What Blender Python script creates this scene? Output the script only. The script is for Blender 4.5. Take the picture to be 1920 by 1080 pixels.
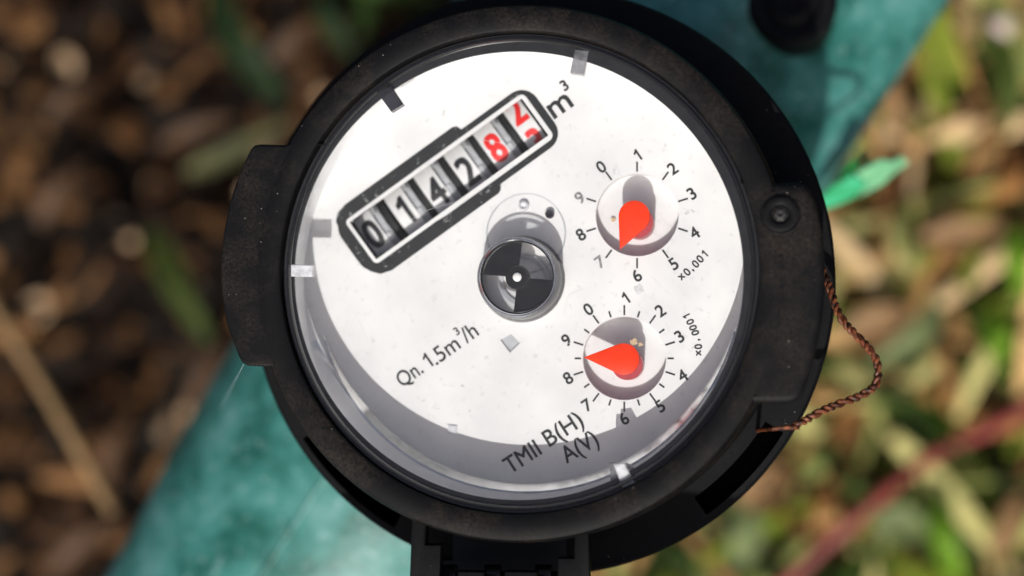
import bpy, bmesh, math, random
from mathutils import Vector, Matrix, Euler
random.seed(7)
PI = math.pi
for o in list(bpy.data.objects):
    bpy.data.objects.remove(o)
SC = bpy.context.scene
COL = SC.collection

# ------------------------------------------------------------------ camera (1 unit = 1 cm, dial surface at z = 0)
FPX = 3080.0                     # focal length in pixels of a 1920 wide frame
RIM_Z = 1.3
TX, TY = math.radians(8), math.radians(3)      # the camera leans to the right and towards the hinge
DIST = 25.95
cdir = Vector((math.tan(TX), -math.tan(TY), 1)).normalized()
rim_c = Vector((0, 0, RIM_Z))
right = Vector((0, 1, 0)).cross(cdir).normalized()
up = cdir.cross(right).normalized()
k = DIST / FPX
aim = rim_c - right * (965 - 960) * k - up * (540 - 508) * k
CAM_LOC = aim + cdir * DIST
cam = bpy.data.cameras.new('camera')
cam_o = bpy.data.objects.new('camera', cam)
COL.objects.link(cam_o)
cam_o.location = CAM_LOC
cam_o.rotation_euler = Matrix((right, up, cdir)).transposed().to_euler()
cam.sensor_width = 36
cam.lens = 36 * FPX / 1920
cam.clip_start = 0.5
cam.clip_end = 5000
cam.dof.use_dof = True
cam.dof.focus_distance = DIST + 0.55
cam.dof.aperture_fstop = cam.lens * 1e-3 / 1.05
SC.camera = cam_o


def P(u, v, z):
    """point of the place at height z that shows at pixel (u, v) of the photograph"""
    d = right * ((u - 960) / FPX) + up * ((540 - v) / FPX) - cdir
    t = (z - CAM_LOC.z) / d.z
    return CAM_LOC + d * t


# ------------------------------------------------------------------ daylight
SUN_DX, SUN_DY = 0.04, 0.80        # shadow run per unit of height
sun_vec = Vector((-SUN_DX, -SUN_DY, 1)).normalized()
elev = math.asin(sun_vec.z)
W = bpy.data.worlds.new('World')
SC.world = W
W.use_nodes = True
wn = W.node_tree
bg = wn.nodes['Background']
sky = wn.nodes.new('ShaderNodeTexSky')
sky.sky_type = 'NISHITA'
sky.sun_disc = False
sky.sun_elevation = elev
sky.sun_rotation = math.atan2(sun_vec.x, sun_vec.y)
wn.links.new(sky.outputs[0], bg.inputs[0])
bg.inputs[1].default_value = 0.11
sky.air_density = 0.6
sky.dust_density = 4.0
sky.ozone_density = 0.3
sl = bpy.data.lights.new('sun', 'SUN')
sl.energy = 3.85
sl.angle = math.radians(0.55)
sl.color = (1, 0.97, 0.92)
so = bpy.data.objects.new('sun', sl)
COL.objects.link(so)
so.rotation_euler = sun_vec.to_track_quat('Z', 'Y').to_euler()
so.location = sun_vec * 60
SC.view_settings.view_transform = 'Standard'
SC.view_settings.look = 'None'
SC.view_settings.exposure = 0.0
SC.view_settings.gamma = 1
SC.cycles.max_bounces = 10
SC.cycles.transparent_max_bounces = 16
SC.cycles.sample_clamp_indirect = 4


# ------------------------------------------------------------------ materials
def new_mat(name):
    m = bpy.data.materials.new(name)
    m.use_nodes = True
    return m, m.node_tree.nodes, m.node_tree.links, m.node_tree.nodes['Principled BSDF']


def coords(N, L, scale=1.0):
    tc = N.new('ShaderNodeNewGeometry')
    mp = N.new('ShaderNodeMapping')
    mp.inputs['Scale'].default_value = (scale,) * 3
    L.new(tc.outputs['Position'], mp.inputs['Vector'])
    return mp.outputs['Vector']


def noise(N, L, scale, detail=4, rough=0.55, vec=None):
    n = N.new('ShaderNodeTexNoise')
    n.inputs['Scale'].default_value = scale
    n.inputs['Detail'].default_value = detail
    n.inputs['Roughness'].default_value = rough
    L.new(vec if vec is not None else coords(N, L), n.inputs['Vector'])
    return n.outputs['Fac']


def ramp(N, L, fac, stops):
    r = N.new('ShaderNodeValToRGB')
    e = r.color_ramp.elements
    while len(e) < len(stops):
        e.new(0.5)
    for el, (p, c) in zip(e, stops):
        el.position = p
        el.color = (*c, 1) if len(c) == 3 else c
    L.new(fac, r.inputs['Fac'])
    return r.outputs['Color']


def mix(N, L, fac, a, b):
    m = N.new('ShaderNodeMix')
    m.data_type = 'RGBA'
    for sock, val in ((0, fac), (6, a), (7, b)):
        if hasattr(val, 'is_output'):
            L.new(val, m.inputs[sock])
        else:
            m.inputs[sock].default_value = val if sock == 0 else (*val, 1)
    return m.outputs[2]


def bump(N, L, bsdf, h, strength=0.2, dist=0.02):
    b = N.new('ShaderNodeBump')
    b.inputs['Strength'].default_value = strength
    b.inputs['Distance'].default_value = dist
    L.new(h, b.inputs['Height'])
    L.new(b.outputs[0], bsdf.inputs['Normal'])


def plain(name, col, rough=0.5, metal=0.0, var=0.12, sc=6.0):
    m, N, L, B = new_mat(name)
    f = noise(N, L, sc)
    a = tuple(c * (1 - var) for c in col)
    b = tuple(min(1, c * (1 + var)) for c in col)
    L.new(ramp(N, L, f, [(0.3, a), (0.7, b)]), B.inputs['Base Color'])
    B.inputs['Roughness'].default_value = rough
    B.inputs['Metallic'].default_value = metal
    return m


def black_plastic(name, base, dust, dust_amt, rough, speck=True):
    """weathered black plastic: matt grain, brown dust patches, tiny bright grit"""
    m, N, L, B = new_mat(name)
    v = coords(N, L)
    f1 = noise(N, L, 1.1, 5, 0.6, v)
    f2 = noise(N, L, 22, 3, 0.7, v)
    c = ramp(N, L, f2, [(0.3, tuple(x * 0.7 for x in base)), (0.75, tuple(x * 1.5 for x in base))])
    mul = N.new('ShaderNodeMath'); mul.operation = 'MULTIPLY'
    L.new(ramp(N, L, f1, [(0.42, (0, 0, 0)), (0.68, (1, 1, 1))]), mul.inputs[0])
    L.new(ramp(N, L, f2, [(0.35, (0, 0, 0)), (0.7, (dust_amt,) * 3)]), mul.inputs[1])
    c = mix(N, L, mul.outputs[0], c, dust)
    if speck:
        vo = N.new('ShaderNodeTexVoronoi')
        vo.inputs['Scale'].default_value = 7.5
        L.new(v, vo.inputs['Vector'])
        rad = N.new('ShaderNodeMath'); rad.operation = 'LESS_THAN'
        sep = N.new('ShaderNodeSeparateColor')
        L.new(vo.outputs['Color'], sep.inputs[0])
        th = N.new('ShaderNodeMath'); th.operation = 'MULTIPLY_ADD'
        th.inputs[1].default_value = 0.16; th.inputs[2].default_value = -0.095
        L.new(sep.outputs[0], th.inputs[0])
        L.new(vo.outputs['Distance'], rad.inputs[0])
        L.new(th.outputs[0], rad.inputs[1])
        c = mix(N, L, rad.outputs[0], c, (0.34, 0.31, 0.27))
    L.new(c, B.inputs['Base Color'])
    B.inputs['Roughness'].default_value = rough
    B.inputs['Specular IOR Level'].default_value = 0.12
    bump(N, L, B, noise(N, L, 55, 2, 0.6, v), 0.35, 0.006)
    return m


M = {}
M['bezel'] = black_plastic('dusty_black_plastic', (0.0040, 0.0041, 0.0046), (0.040, 0.030, 0.022), 0.75, 0.55)
M['plastic'] = black_plastic('black_plastic', (0.0034, 0.0036, 0.0042), (0.022, 0.019, 0.017), 0.3, 0.55)
M['inner'] = plain('glossy_black_plastic', (0.011, 0.011, 0.012), 0.22)
M['gloss'] = plain('arc_mirror', (0.95, 0.95, 0.96), 0.14, 1.0, var=0.15, sc=4)  # mirror metal for the added arc rings
M['wall'] = plain('milky_cup_wall', (0.82, 0.82, 0.83), 0.3, var=0.08, sc=3)  # kept pale to bounce light into the rim shadow on the dial
M['inkfade'] = plain('faded_ink', (0.2, 0.2, 0.2), 0.5, var=0.6, sc=18)
M['crumb'] = plain('tan_crumb', (0.5, 0.36, 0.22), 0.8, var=0.4, sc=30)
M['smudge'] = plain('grey_smudge', (0.6, 0.6, 0.61), 0.7, var=0.2, sc=14)
M['cavity'] = plain('cavity_black', (0.006, 0.006, 0.006), 0.7)
M['ink'] = plain('black_ink', (0.012, 0.012, 0.014), 0.55, var=0.3, sc=25)
M['rubber'] = plain('black_rubber', (0.02, 0.02, 0.02), 0.6)
M['wheel'] = plain('white_drum_plastic', (0.72, 0.72, 0.72), 0.35, var=0.05)
M['tooth'] = plain('grey_pinion_plastic', (0.42, 0.43, 0.45), 0.3)
M['red'] = plain('orange_red_plastic', (0.80, 0.036, 0.002), 0.42, var=0.08)
M['red'].node_tree.nodes['Principled BSDF'].inputs['Specular IOR Level'].default_value = 0.2
M['redink'] = plain('red_ink', (0.75, 0.02, 0.018), 0.45, var=0.1, sc=20)
M['maroon'] = plain('shaded_red_plastic', (0.36, 0.05, 0.06), 0.4)  # pointer hub: its shaded side put into the colour as a duller red
M['steel'] = plain('polished_steel', (0.62, 0.63, 0.66), 0.13, 1.0)
M['screwmetal'] = plain('dark_screw', (0.018, 0.017, 0.016), 0.5, var=0.4, sc=20)


def dial_mat():
    m, N, L, B = new_mat('white_dial_card')
    v = coords(N, L)
    c = ramp(N, L, noise(N, L, 0.9, 3, 0.5, v), [(0.3, (0.64, 0.64, 0.645)), (0.7, (0.75, 0.75, 0.745))])
    f = noise(N, L, 7.5, 5, 0.62, v)
    c = mix(N, L, ramp(N, L, f, [(0.59, (0, 0, 0)), (0.70, (0.5,) * 3)]), c, (0.50, 0.50, 0.50))
    f = noise(N, L, 3.1, 6, 0.7, v)
    c = mix(N, L, ramp(N, L, f, [(0.645, (0, 0, 0)), (0.70, (0.7,) * 3)]), c, (0.34, 0.34, 0.35))
    L.new(c, B.inputs['Base Color'])
    B.inputs['Roughness'].default_value = 0.5
    return m


M['dial'] = dial_mat()


def frame_print():
    m, N, L, B = new_mat('worn_black_print')
    v = coords(N, L)
    f = noise(N, L, 9, 6, 0.75, v)
    g = noise(N, L, 1.6, 2, 0.5, v)
    ad = N.new('ShaderNodeMath'); ad.operation = 'MULTIPLY_ADD'
    ad.inputs[1].default_value = 0.45
    L.new(g, ad.inputs[0]); L.new(f, ad.inputs[2])
    w = ramp(N, L, ad.outputs[0], [(0.83, (0, 0, 0)), (0.90, (0.7,) * 3)])
    L.new(mix(N, L, w, (0.013, 0.014, 0.015), (0.42, 0.43, 0.42)), B.inputs['Base Color'])
    B.inputs['Roughness'].default_value = 0.5
    return m


M['print'] = frame_print()


def clear_plastic(name, tint, gloss_rough, ior, body=0.0, body_col=(0.8, 0.8, 0.8)):
    """clear plastic as a see-through skin with a Fresnel gloss and a little cloudy body"""
    m, N, L, B = new_mat(name)
    out = N['Material Output']
    N.remove(B)
    tr = N.new('ShaderNodeBsdfTransparent'); tr.inputs[0].default_value = (*tint, 1)
    gl = N.new('ShaderNodeBsdfGlossy'); gl.inputs['Roughness'].default_value = gloss_rough
    gl.inputs[0].default_value = (1, 1, 1, 1)
    df = N.new('ShaderNodeBsdfDiffuse'); df.inputs[0].default_value = (*body_col, 1)
    fr = N.new('ShaderNodeFresnel'); fr.inputs[0].default_value = ior
    mx = N.new('ShaderNodeMixShader'); m2 = N.new('ShaderNodeMixShader')
    if body > 0:
        nz = noise(N, L, 5, 5, 0.65)
        L.new(ramp(N, L, nz, [(0.3, (body * 0.5,) * 3), (0.75, (min(1, body * 1.6),) * 3)]), mx.inputs[0])
    else:
        mx.inputs[0].default_value = 0
    L.new(tr.outputs[0], mx.inputs[1]); L.new(df.outputs[0], mx.inputs[2])
    L.new(fr.outputs[0], m2.inputs[0])
    L.new(mx.outputs[0], m2.inputs[1]); L.new(gl.outputs[0], m2.inputs[2])
    L.new(m2.outputs[0], out.inputs[0])
    return m


M['glass'] = clear_plastic('window_glass', (0.985, 0.99, 0.99), 0.02, 1.3, 0.012)
M['cup'] = clear_plastic('clear_cup_plastic', (0.96, 0.97, 0.975), 0.22, 1.8, 0.32, (0.75, 0.78, 0.82))
M['clip'] = clear_plastic('milky_clip_plastic', (0.9, 0.9, 0.92), 0.1, 1.5, 0.62, (0.82, 0.83, 0.86))
M['greyclip'] = clear_plastic('grey_clear_plastic', (0.6, 0.6, 0.62), 0.1, 1.5, 0.4, (0.36, 0.36, 0.38))
M['smoke'] = clear_plastic('grey_clip_plastic', (0.2, 0.2, 0.23), 0.08, 1.5, 0.3, (0.05, 0.05, 0.06))
M['clear'] = clear_plastic('clear_lens_plastic', (0.93, 0.94, 0.95), 0.05, 1.45, 0.02)


def teal_mat():
    m, N, L, B = new_mat('teal_painted_metal')
    v = coords(N, L)
    c = ramp(N, L, noise(N, L, 0.8, 6, 0.62, v), [(0.36, (0.010, 0.095, 0.072)), (0.54, (0.05, 0.215, 0.185)), (0.68, (0.12, 0.30, 0.28)), (0.80, (0.19, 0.33, 0.335))])
    f = noise(N, L, 5, 6, 0.7, v)
    c = mix(N, L, ramp(N, L, f, [(0.57, (0, 0, 0)), (0.70, (0.6,) * 3)]), c, (0.34, 0.50, 0.47))
    L.new(c, B.inputs['Base Color'])
    B.inputs['Roughness'].default_value = 0.42
    bump(N, L, B, noise(N, L, 3, 5, 0.6, v), 0.25, 0.05)
    return m


M['teal'] = teal_mat()


def attr_mat(name, rough=0.6, sub=0.0):
    m, N, L, B = new_mat(name)
    a = N.new('ShaderNodeAttribute'); a.attribute_name = 'tone'
    f = noise(N, L, 4, 4)
    c = N.new('ShaderNodeMix'); c.data_type = 'RGBA'; c.blend_type = 'MULTIPLY'; c.inputs[0].default_value = 1
    L.new(a.outputs['Color'], c.inputs[6])
    L.new(ramp(N, L, f, [(0.3, (0.7, 0.7, 0.7)), (0.7, (1, 1, 1))]), c.inputs[7])
    L.new(c.outputs[2], B.inputs['Base Color'])
    B.inputs['Roughness'].default_value = rough
    B.inputs['Specular IOR Level'].default_value = 0.15
    return m


M['straw'] = attr_mat('straw_litter', 0.75)
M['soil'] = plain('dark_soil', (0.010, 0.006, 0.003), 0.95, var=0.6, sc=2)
M['stalk'] = plain('dry_brown_stalk', (0.27, 0.165, 0.07), 0.7, var=0.3, sc=3)
M['stem'] = plain('red_stem', (0.20, 0.035, 0.026), 0.5, var=0.5, sc=1.5)
M['blade'] = plain('green_blade', (0.075, 0.115, 0.012), 0.6, var=0.3, sc=2)
M['blade_olive'] = plain('olive_blade', (0.15, 0.15, 0.055), 0.65, var=0.35, sc=2)
M['blade_dark'] = plain('dark_green_blade', (0.022, 0.05, 0.010), 0.6, var=0.3, sc=2)
M['blade_bright'] = plain('bright_green_blade', (0.20, 0.38, 0.02), 0.45, var=0.25, sc=2)
M['blade_pale'] = plain('pale_green_blade', (0.24, 0.30, 0.12), 0.6, var=0.3, sc=2)
M['pebble'] = plain('pale_pebble', (0.78, 0.62, 0.52), 0.35, var=0.15, sc=3)
M['leaf_shade'] = plain('shade_brown_leaf', (0.12, 0.058, 0.022), 0.6, var=0.4, sc=2)  # darker copy of the dry leaf, shade of the left side in its colour
M['leaf'] = plain('dry_leaf', (0.42, 0.25, 0.11), 0.6, var=0.35, sc=2)


def sliver_mat():
    m, N, L, B = new_mat('emerald_film')
    c = ramp(N, L, noise(N, L, 1.3, 3), [(0.35, (0.008, 0.27, 0.08)), (0.65, (0.05, 0.42, 0.2))])
    L.new(c, B.inputs['Base Color'])
    B.inputs['Roughness'].default_value = 0.22
    return m


M['sliver'] = sliver_mat()
M['sliver_pale'] = plain('pale_mint_film', (0.17, 0.44, 0.23), 0.3, var=0.25, sc=1.5)
M['sliver_dark'] = plain('deep_green_film', (0.005, 0.20, 0.05), 0.3)


def rust_mat():
    m, N, L, B = new_mat('rusty_wire')
    L.new(ramp(N, L, noise(N, L, 9, 4), [(0.38, (0.025, 0.010, 0.006)), (0.55, (0.17, 0.045, 0.014)), (0.75, (0.40, 0.14, 0.06))]), B.inputs['Base Color'])
    B.inputs['Roughness'].default_value = 0.5
    B.inputs['Metallic'].default_value = 0.25
    return m


M['rust'] = rust_mat()
M['thread'] = plain('spider_thread', (0.6, 0.75, 0.75), 0.4)


# ------------------------------------------------------------------ object helpers
def empty(name, label, cat, loc=(0, 0, 0), group=None):
    o = bpy.data.objects.new(name, None)
    COL.objects.link(o)
    o.location = loc
    o.empty_display_size = 0.2
    o['label'] = label; o['category'] = cat
    if group:
        o['group'] = group
    return o


def tag(o, label, cat, group=None):
    o['label'] = label; o['category'] = cat
    if group:
        o['group'] = group
    return o


def link(name, me, mat, parent=None, smooth=True, label=None):
    me.materials.clear()
    me.materials.append(M[mat])
    for p in me.polygons:
        p.use_smooth = smooth
    o = bpy.data.objects.new(name, me)
    COL.objects.link(o)
    if parent is not None:
        o.parent = parent
    if label:
        o['label'] = label
    return o


def bm_obj(name, bm, mat, parent=None, smooth=True, angle=35, label=None):
    bmesh.ops.recalc_face_normals(bm, faces=bm.faces)
    me = bpy.data.meshes.new(name)
    bm.to_mesh(me)
    bm.free()
    o = link(name, me, mat, parent, smooth, label)
    if smooth:
        me.set_sharp_from_angle(angle=math.radians(angle))
    return o


def lathe(bm, prof, n=160, mtx=None, close=False):
    """prof: list of (r, z) or a function angle -> list; rings about z"""
    rings = []
    angs = n if isinstance(n, list) else [2 * PI * i / n for i in range(n)]
    for a in angs:
        pr = prof(a) if callable(prof) else prof
        rings.append([bm.verts.new(Vector((r * math.cos(a), r * math.sin(a), z))) for r, z in pr])
    for i in range(len(rings)):
        A, B = rings[i], rings[(i + 1) % len(rings)]
        rng = range(len(A)) if close else range(len(A) - 1)
        for j in rng:
            j2 = (j + 1) % len(A)
            try:
                bm.faces.new((A[j], B[j], B[j2], A[j2]))
            except ValueError:
                pass
    vs = [v for r in rings for v in r]
    if mtx is not None:
        bmesh.ops.transform(bm, matrix=mtx, verts=vs)
    return rings


def disc(bm, r, z, n=48, c=(0, 0)):
    vs = [bm.verts.new((c[0] + r * math.cos(2 * PI * i / n), c[1] + r * math.sin(2 * PI * i / n), z)) for i in range(n)]
    return bm.faces.new(vs)


def prism(bm, pts, z0, z1, bevel=0.0, seg=2):
    """closed outline pts [(x, y)] raised from z0 to z1, top edge rounded"""
    a = [bm.verts.new((x, y, z0)) for x, y in pts]
    b = [bm.verts.new((x, y, z1)) for x, y in pts]
    n = len(pts)
    top = bm.faces.new(b)
    bm.faces.new(list(reversed(a)))
    for i in range(n):
        bm.faces.new((a[i], a[(i + 1) % n], b[(i + 1) % n], b[i]))
    if bevel > 0:
        bmesh.ops.recalc_face_normals(bm, faces=bm.faces)
        bmesh.ops.bevel(bm, geom=list(top.edges), offset=bevel, segments=seg, affect='EDGES', profile=0.5)


def xy(pts, z):
    return [(P(u, v, z).x, P(u, v, z).y) for u, v in pts]


def tube(bm, pts, r, n=8, cap=True):
    pts = [Vector(p) for p in pts]
    rings = []
    prev = None
    for i, p in enumerate(pts):
        t = (pts[min(i + 1, len(pts) - 1)] - pts[max(i - 1, 0)]).normalized()
        ref = prev if prev is not None else (Vector((0, 0, 1)) if abs(t.z) < 0.9 else Vector((1, 0, 0)))
        x = (ref - t * ref.dot(t)).normalized()
        prev = x
        y = t.cross(x)
        rr = r[i] if isinstance(r, list) else r
        rings.append([bm.verts.new(p + (x * math.cos(2 * PI * j / n) + y * math.sin(2 * PI * j / n)) * rr) for j in range(n)])
    for A, B in zip(rings, rings[1:]):
        for j in range(n):
            bm.faces.new((A[j], A[(j + 1) % n], B[(j + 1) % n], B[j]))
    if cap:
        bm.faces.new(list(reversed(rings[0])))
        bm.faces.new(rings[-1])


def smooth_path(pts, n):
    """Catmull-Rom through pts"""
    pts = [Vector(p) for p in pts]
    P_ = [pts[0] * 2 - pts[1]] + pts + [pts[-1] * 2 - pts[-2]]
    out = []
    for i in range(1, len(P_) - 2):
        p0, p1, p2, p3 = P_[i - 1:i + 3]
        for j in range(n):
            t = j / n
            out.append(0.5 * ((2 * p1) + (p2 - p0) * t + (2 * p0 - 5 * p1 + 4 * p2 - p3) * t * t + (3 * p1 - p0 - 3 * p2 + p3) * t ** 3))
    out.append(pts[-1])
    return out


def curve_mesh(splines, z0, z1, bevel=0.0):
    """flat outline with holes (2-D filled curve) made solid between z0 and z1"""
    c = bpy.data.curves.new('outline', 'CURVE')
    c.dimensions = '2D'
    c.fill_mode = 'BOTH'
    for pts in splines:
        s = c.splines.new('POLY')
        s.points.add(len(pts) - 1)
        for p, (x, y) in zip(s.points, pts):
            p.co = (x, y, 0, 1)
        s.use_cyclic_u = True
    h = (z1 - z0) / 2
    c.extrude = h
    o = bpy.data.objects.new('outline', c)
    COL.objects.link(o)
    dg = bpy.context.evaluated_depsgraph_get()
    me = bpy.data.meshes.new_from_object(o.evaluated_get(dg))
    bpy.data.objects.remove(o)
    me.transform(Matrix.Translation((0, 0, (z0 + z1) / 2)))
    return me


def circle_pts(u, v, rpx, z, n=64):
    c = P(u, v, z)
    r = rpx * (CAM_LOC.z - z) / FPX
    return [(c.x + r * math.cos(2 * PI * i / n), c.y + r * math.sin(2 * PI * i / n)) for i in range(n)]


def PX(z):
    """length of one photograph pixel at height z"""
    return (CAM_LOC.z - z) / FPX


# ------------------------------------------------------------------ lettering
_cap = 0.682


ONE = [(.33, 0), (.33, .685), (.272, .685), (.20, .60), (.09, .53), (.09, .445), (.16, .475), (.243, .535), (.243, 0)]


def text_mesh(body, cap, weight=0.0, sx=1.0, spacing=1.0):
    if body == '1':                      # a one with a flag, as printed on the meter
        bm = bmesh.new()
        f = bm.faces.new([bm.verts.new((x * cap / _cap * sx, y * cap / _cap, 0)) for x, y in reversed(ONE)])
        bmesh.ops.triangulate(bm, faces=[f])
        me = bpy.data.meshes.new('text')
        bm.to_mesh(me); bm.free()
        return me
    c = bpy.data.curves.new('text', 'FONT')
    c.body = body
    c.offset = weight
    c.resolution_u = 5
    c.space_character = spacing
    o = bpy.data.objects.new('text', c)
    COL.objects.link(o)
    dg = bpy.context.evaluated_depsgraph_get()
    me = bpy.data.meshes.new_from_object(o.evaluated_get(dg))
    bpy.data.objects.remove(o)
    s = cap / _cap
    me.transform(Matrix.Diagonal((s * sx, s, 1, 1)))
    return me


def bounds(me):
    xs = [v.co.x for v in me.vertices]; ys = [v.co.y for v in me.vertices]
    return min(xs), max(xs), min(ys), max(ys)


def merge(name, items, mat, parent, label=None):
    """items: list of (mesh, matrix) joined into one flat print"""
    bm = bmesh.new()
    for me, mt in items:
        n0 = len(bm.verts)
        bm.from_mesh(me)
        bm.verts.ensure_lookup_table()
        bmesh.ops.transform(bm, matrix=mt, verts=bm.verts[n0:])
    me = bpy.data.meshes.new(name)
    bm.to_mesh(me); bm.free()
    return link(name, me, mat, parent, False, label)


def bolden(me, d):
    """heavier strokes: the outline laid four times, each a hair higher"""
    bm = bmesh.new()
    for q, (dx, dy) in enumerate(((-d, -d), (d, -d), (d, d), (-d, d))):
        n0 = len(bm.verts)
        bm.from_mesh(me)
        bm.verts.ensure_lookup_table()
        bmesh.ops.transform(bm, matrix=Matrix.Translation((dx, dy, .0004 * q)), verts=bm.verts[n0:])
    out = bpy.data.meshes.new('text')
    bm.to_mesh(out); bm.free()
    return out


def place_text(body, u, v, deg, cap_px, z, weight=0.0, sx=1.0, centre=True, spacing=1.0, width_px=None):
    """text with its middle (or its baseline start) at pixel (u, v), turned deg anticlockwise"""
    s = PX(z)
    me = text_mesh(body, cap_px * s, 0, sx, spacing)
    x0, x1, y0, y1 = bounds(me)
    if width_px:
        f = width_px * s / (x1 - x0)
        me.transform(Matrix.Diagonal((f, 1, 1, 1)))
        x0, x1, y0, y1 = bounds(me)
    if centre:
        me.transform(Matrix.Translation((-(x0 + x1) / 2, -(y0 + y1) / 2, 0)))
    else:
        me.transform(Matrix.Translation((-x0, 0, 0)))
    if weight:
        me = bolden(me, weight * s)
    c = P(u, v, z)
    return me, Matrix.Translation(c) @ Matrix.Rotation(math.radians(deg), 4, 'Z')


def pieces(name, items, mat, parent):
    for me, mt in items:
        me.transform(mt)
        link(name, me, mat, parent, False)


def bar(u0, v0, u1, v1, wpx, z):
    a, b = P(u0, v0, z), P(u1, v1, z)
    d = (b - a); d.z = 0
    n = Vector((-d.y, d.x, 0)).normalized() * wpx * PX(z) / 2
    me = bpy.data.meshes.new('bar')
    me.from_pydata([a + n, a - n, b - n, b + n], [], [(0, 1, 2, 3)])
    return me, Matrix.Identity(4)


# ------------------------------------------------------------------ the ground
GZ = -26.0
bm = bmesh.new()
NG = 40
gv = {}
for i in range(NG + 1):
    for j in range(NG + 1):
        x, y = (i / NG - .5), (j / NG - .5)
        far = 300 if max(abs(x), abs(y)) > .49 else 44
        gv[i, j] = bm.verts.new((x * far, y * far, GZ + random.uniform(-.35, .35)))
for i in range(NG):
    for j in range(NG):
        bm.faces.new((gv[i, j], gv[i + 1, j], gv[i + 1, j + 1], gv[i, j + 1]))
g = bm_obj('ground', bm, 'soil')
g['kind'] = 'structure'


def litter(name, count, colours, zr, wr, lr, box, seed, mat='straw', dens=None):
    rnd = random.Random(seed)
    verts, faces, tones = [], [], []
    for _ in range(count):
        x = rnd.uniform(box[0], box[1]); y = rnd.uniform(box[2], box[3])
        if dens and rnd.random() > dens(x, y):
            continue
        cols = colours(x, y) if callable(colours) else colours
        z = GZ + rnd.uniform(*zr)
        ln = rnd.uniform(*lr); w = rnd.uniform(*wr)
        a = rnd.uniform(0, 2 * PI); pitch = rnd.gauss(0, .22); bend = rnd.gauss(0, .35)
        roll = rnd.gauss(0, .5)
        col = rnd.choice(cols); f = rnd.uniform(.65, 1.25)
        col = tuple(c * f for c in col)
        n = 4
        p = Vector((x, y, z)) - Vector((math.cos(a), math.sin(a), math.tan(pitch))) * ln / 2
        b0 = len(verts)
        for i in range(n + 1):
            t = i / n
            d = Vector((math.cos(a + bend * (t - .5)), math.sin(a + bend * (t - .5)), math.sin(pitch - bend * (t - .5) * .6)))
            side = Vector((-d.y, d.x, math.sin(roll))).normalized()
            ww = w * (0.35 + 1.3 * math.sin(PI * (0.12 + 0.8 * t))) / 2
            mid = p + Vector((0, 0, w * 0.25))
            verts += [p - side * ww, mid, p + side * ww]
            tones += [col] * 3
            p = p + d * ln / n
        for i in range(n):
            q = b0 + i * 3
            faces += [(q, q + 1, q + 4, q + 3), (q + 1, q + 2, q + 5, q + 4)]
    me = bpy.data.meshes.new(name)
    me.from_pydata(verts, [], faces)
    at = me.color_attributes.new('tone', 'FLOAT_COLOR', 'POINT')
    buf = []
    for c in tones:
        buf += [*c, 1]
    at.data.foreach_set('color', buf)
    o = link(name, me, mat, None, True)
    o['kind'] = 'stuff'
    return o


TAN = [(.42, .22, .08), (.58, .36, .15), (.30, .14, .045), (.16, .065, .02), (.75, .53, .28), (.07, .03, .01), (.50, .29, .11)]
SHADE_BROWN = [(.010, .005, .002), (.014, .006, .0025), (.026, .011, .004), (.06, .026, .009), (.13, .06, .02), (.007, .004, .002), (.21, .105, .04)]  # litter on the left: the shade there is put into these dark tones
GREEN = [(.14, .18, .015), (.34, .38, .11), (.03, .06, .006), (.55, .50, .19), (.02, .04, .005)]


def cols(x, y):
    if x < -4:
        return SHADE_BROWN + ([(.04, .08, .015)] if y > 2 else [])
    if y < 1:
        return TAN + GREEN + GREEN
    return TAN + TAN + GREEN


BOX = (-25, 17, -11, 14)
LEFT = (-25, -6, -11, 14)
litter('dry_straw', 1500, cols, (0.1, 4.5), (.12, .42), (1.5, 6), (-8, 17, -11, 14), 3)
litter('dry_straw', 480, SHADE_BROWN, (0.1, 3.6), (.2, .55), (.8, 2.6), LEFT, 13)
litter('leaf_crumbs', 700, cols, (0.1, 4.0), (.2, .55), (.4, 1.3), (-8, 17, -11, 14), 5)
litter('leaf_crumbs', 320, SHADE_BROWN + [(.5, .34, .2)], (0.1, 4.0), (.3, .7), (.5, 1.2), LEFT, 15)
litter('ground_cover', 480, lambda x, y: GREEN, (0.6, 5.0), (.15, .5), (1.2, 4.5), (-2, 17, -11, 14), 9, dens=lambda x, y: 1.0 if y < 1 else .4)


# single plants one can tell apart
def ribbon(bm, pts, w):
    pts = smooth_path(pts, 6)
    rows = []
    for i, p in enumerate(pts):
        t = (pts[min(i + 1, len(pts) - 1)] - pts[max(i - 1, 0)]).normalized()
        side = Vector((-t.y, t.x, 0)).normalized()
        s = i / (len(pts) - 1)
        ww = .7 * w * (0.25 + 1.0 * math.sin(PI * (0.12 + .85 * s))) / 2
        rows.append([bm.verts.new(p - side * ww + Vector((0, 0, .25 * ww))), bm.verts.new(p - Vector((0, 0, .25 * ww))), bm.verts.new(p + side * ww + Vector((0, 0, .25 * ww)))])
    ex = []
    for A, B in zip(rows, rows[1:]):
        for j in range(2):
            ex.append(bm.faces.new((A[j], A[j + 1], B[j + 1], B[j])))
    return ex


def blade(px, w, mat, label, name='grass_blade', cat='grass blade', grp='single grass blades on the ground'):
    bm = bmesh.new()
    ribbon(bm, [P(*p) for p in px], w)
    bmesh.ops.solidify(bm, geom=list(bm.faces), thickness=0.03)
    tag(bm_obj(name, bm, mat), label, cat, grp)


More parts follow.
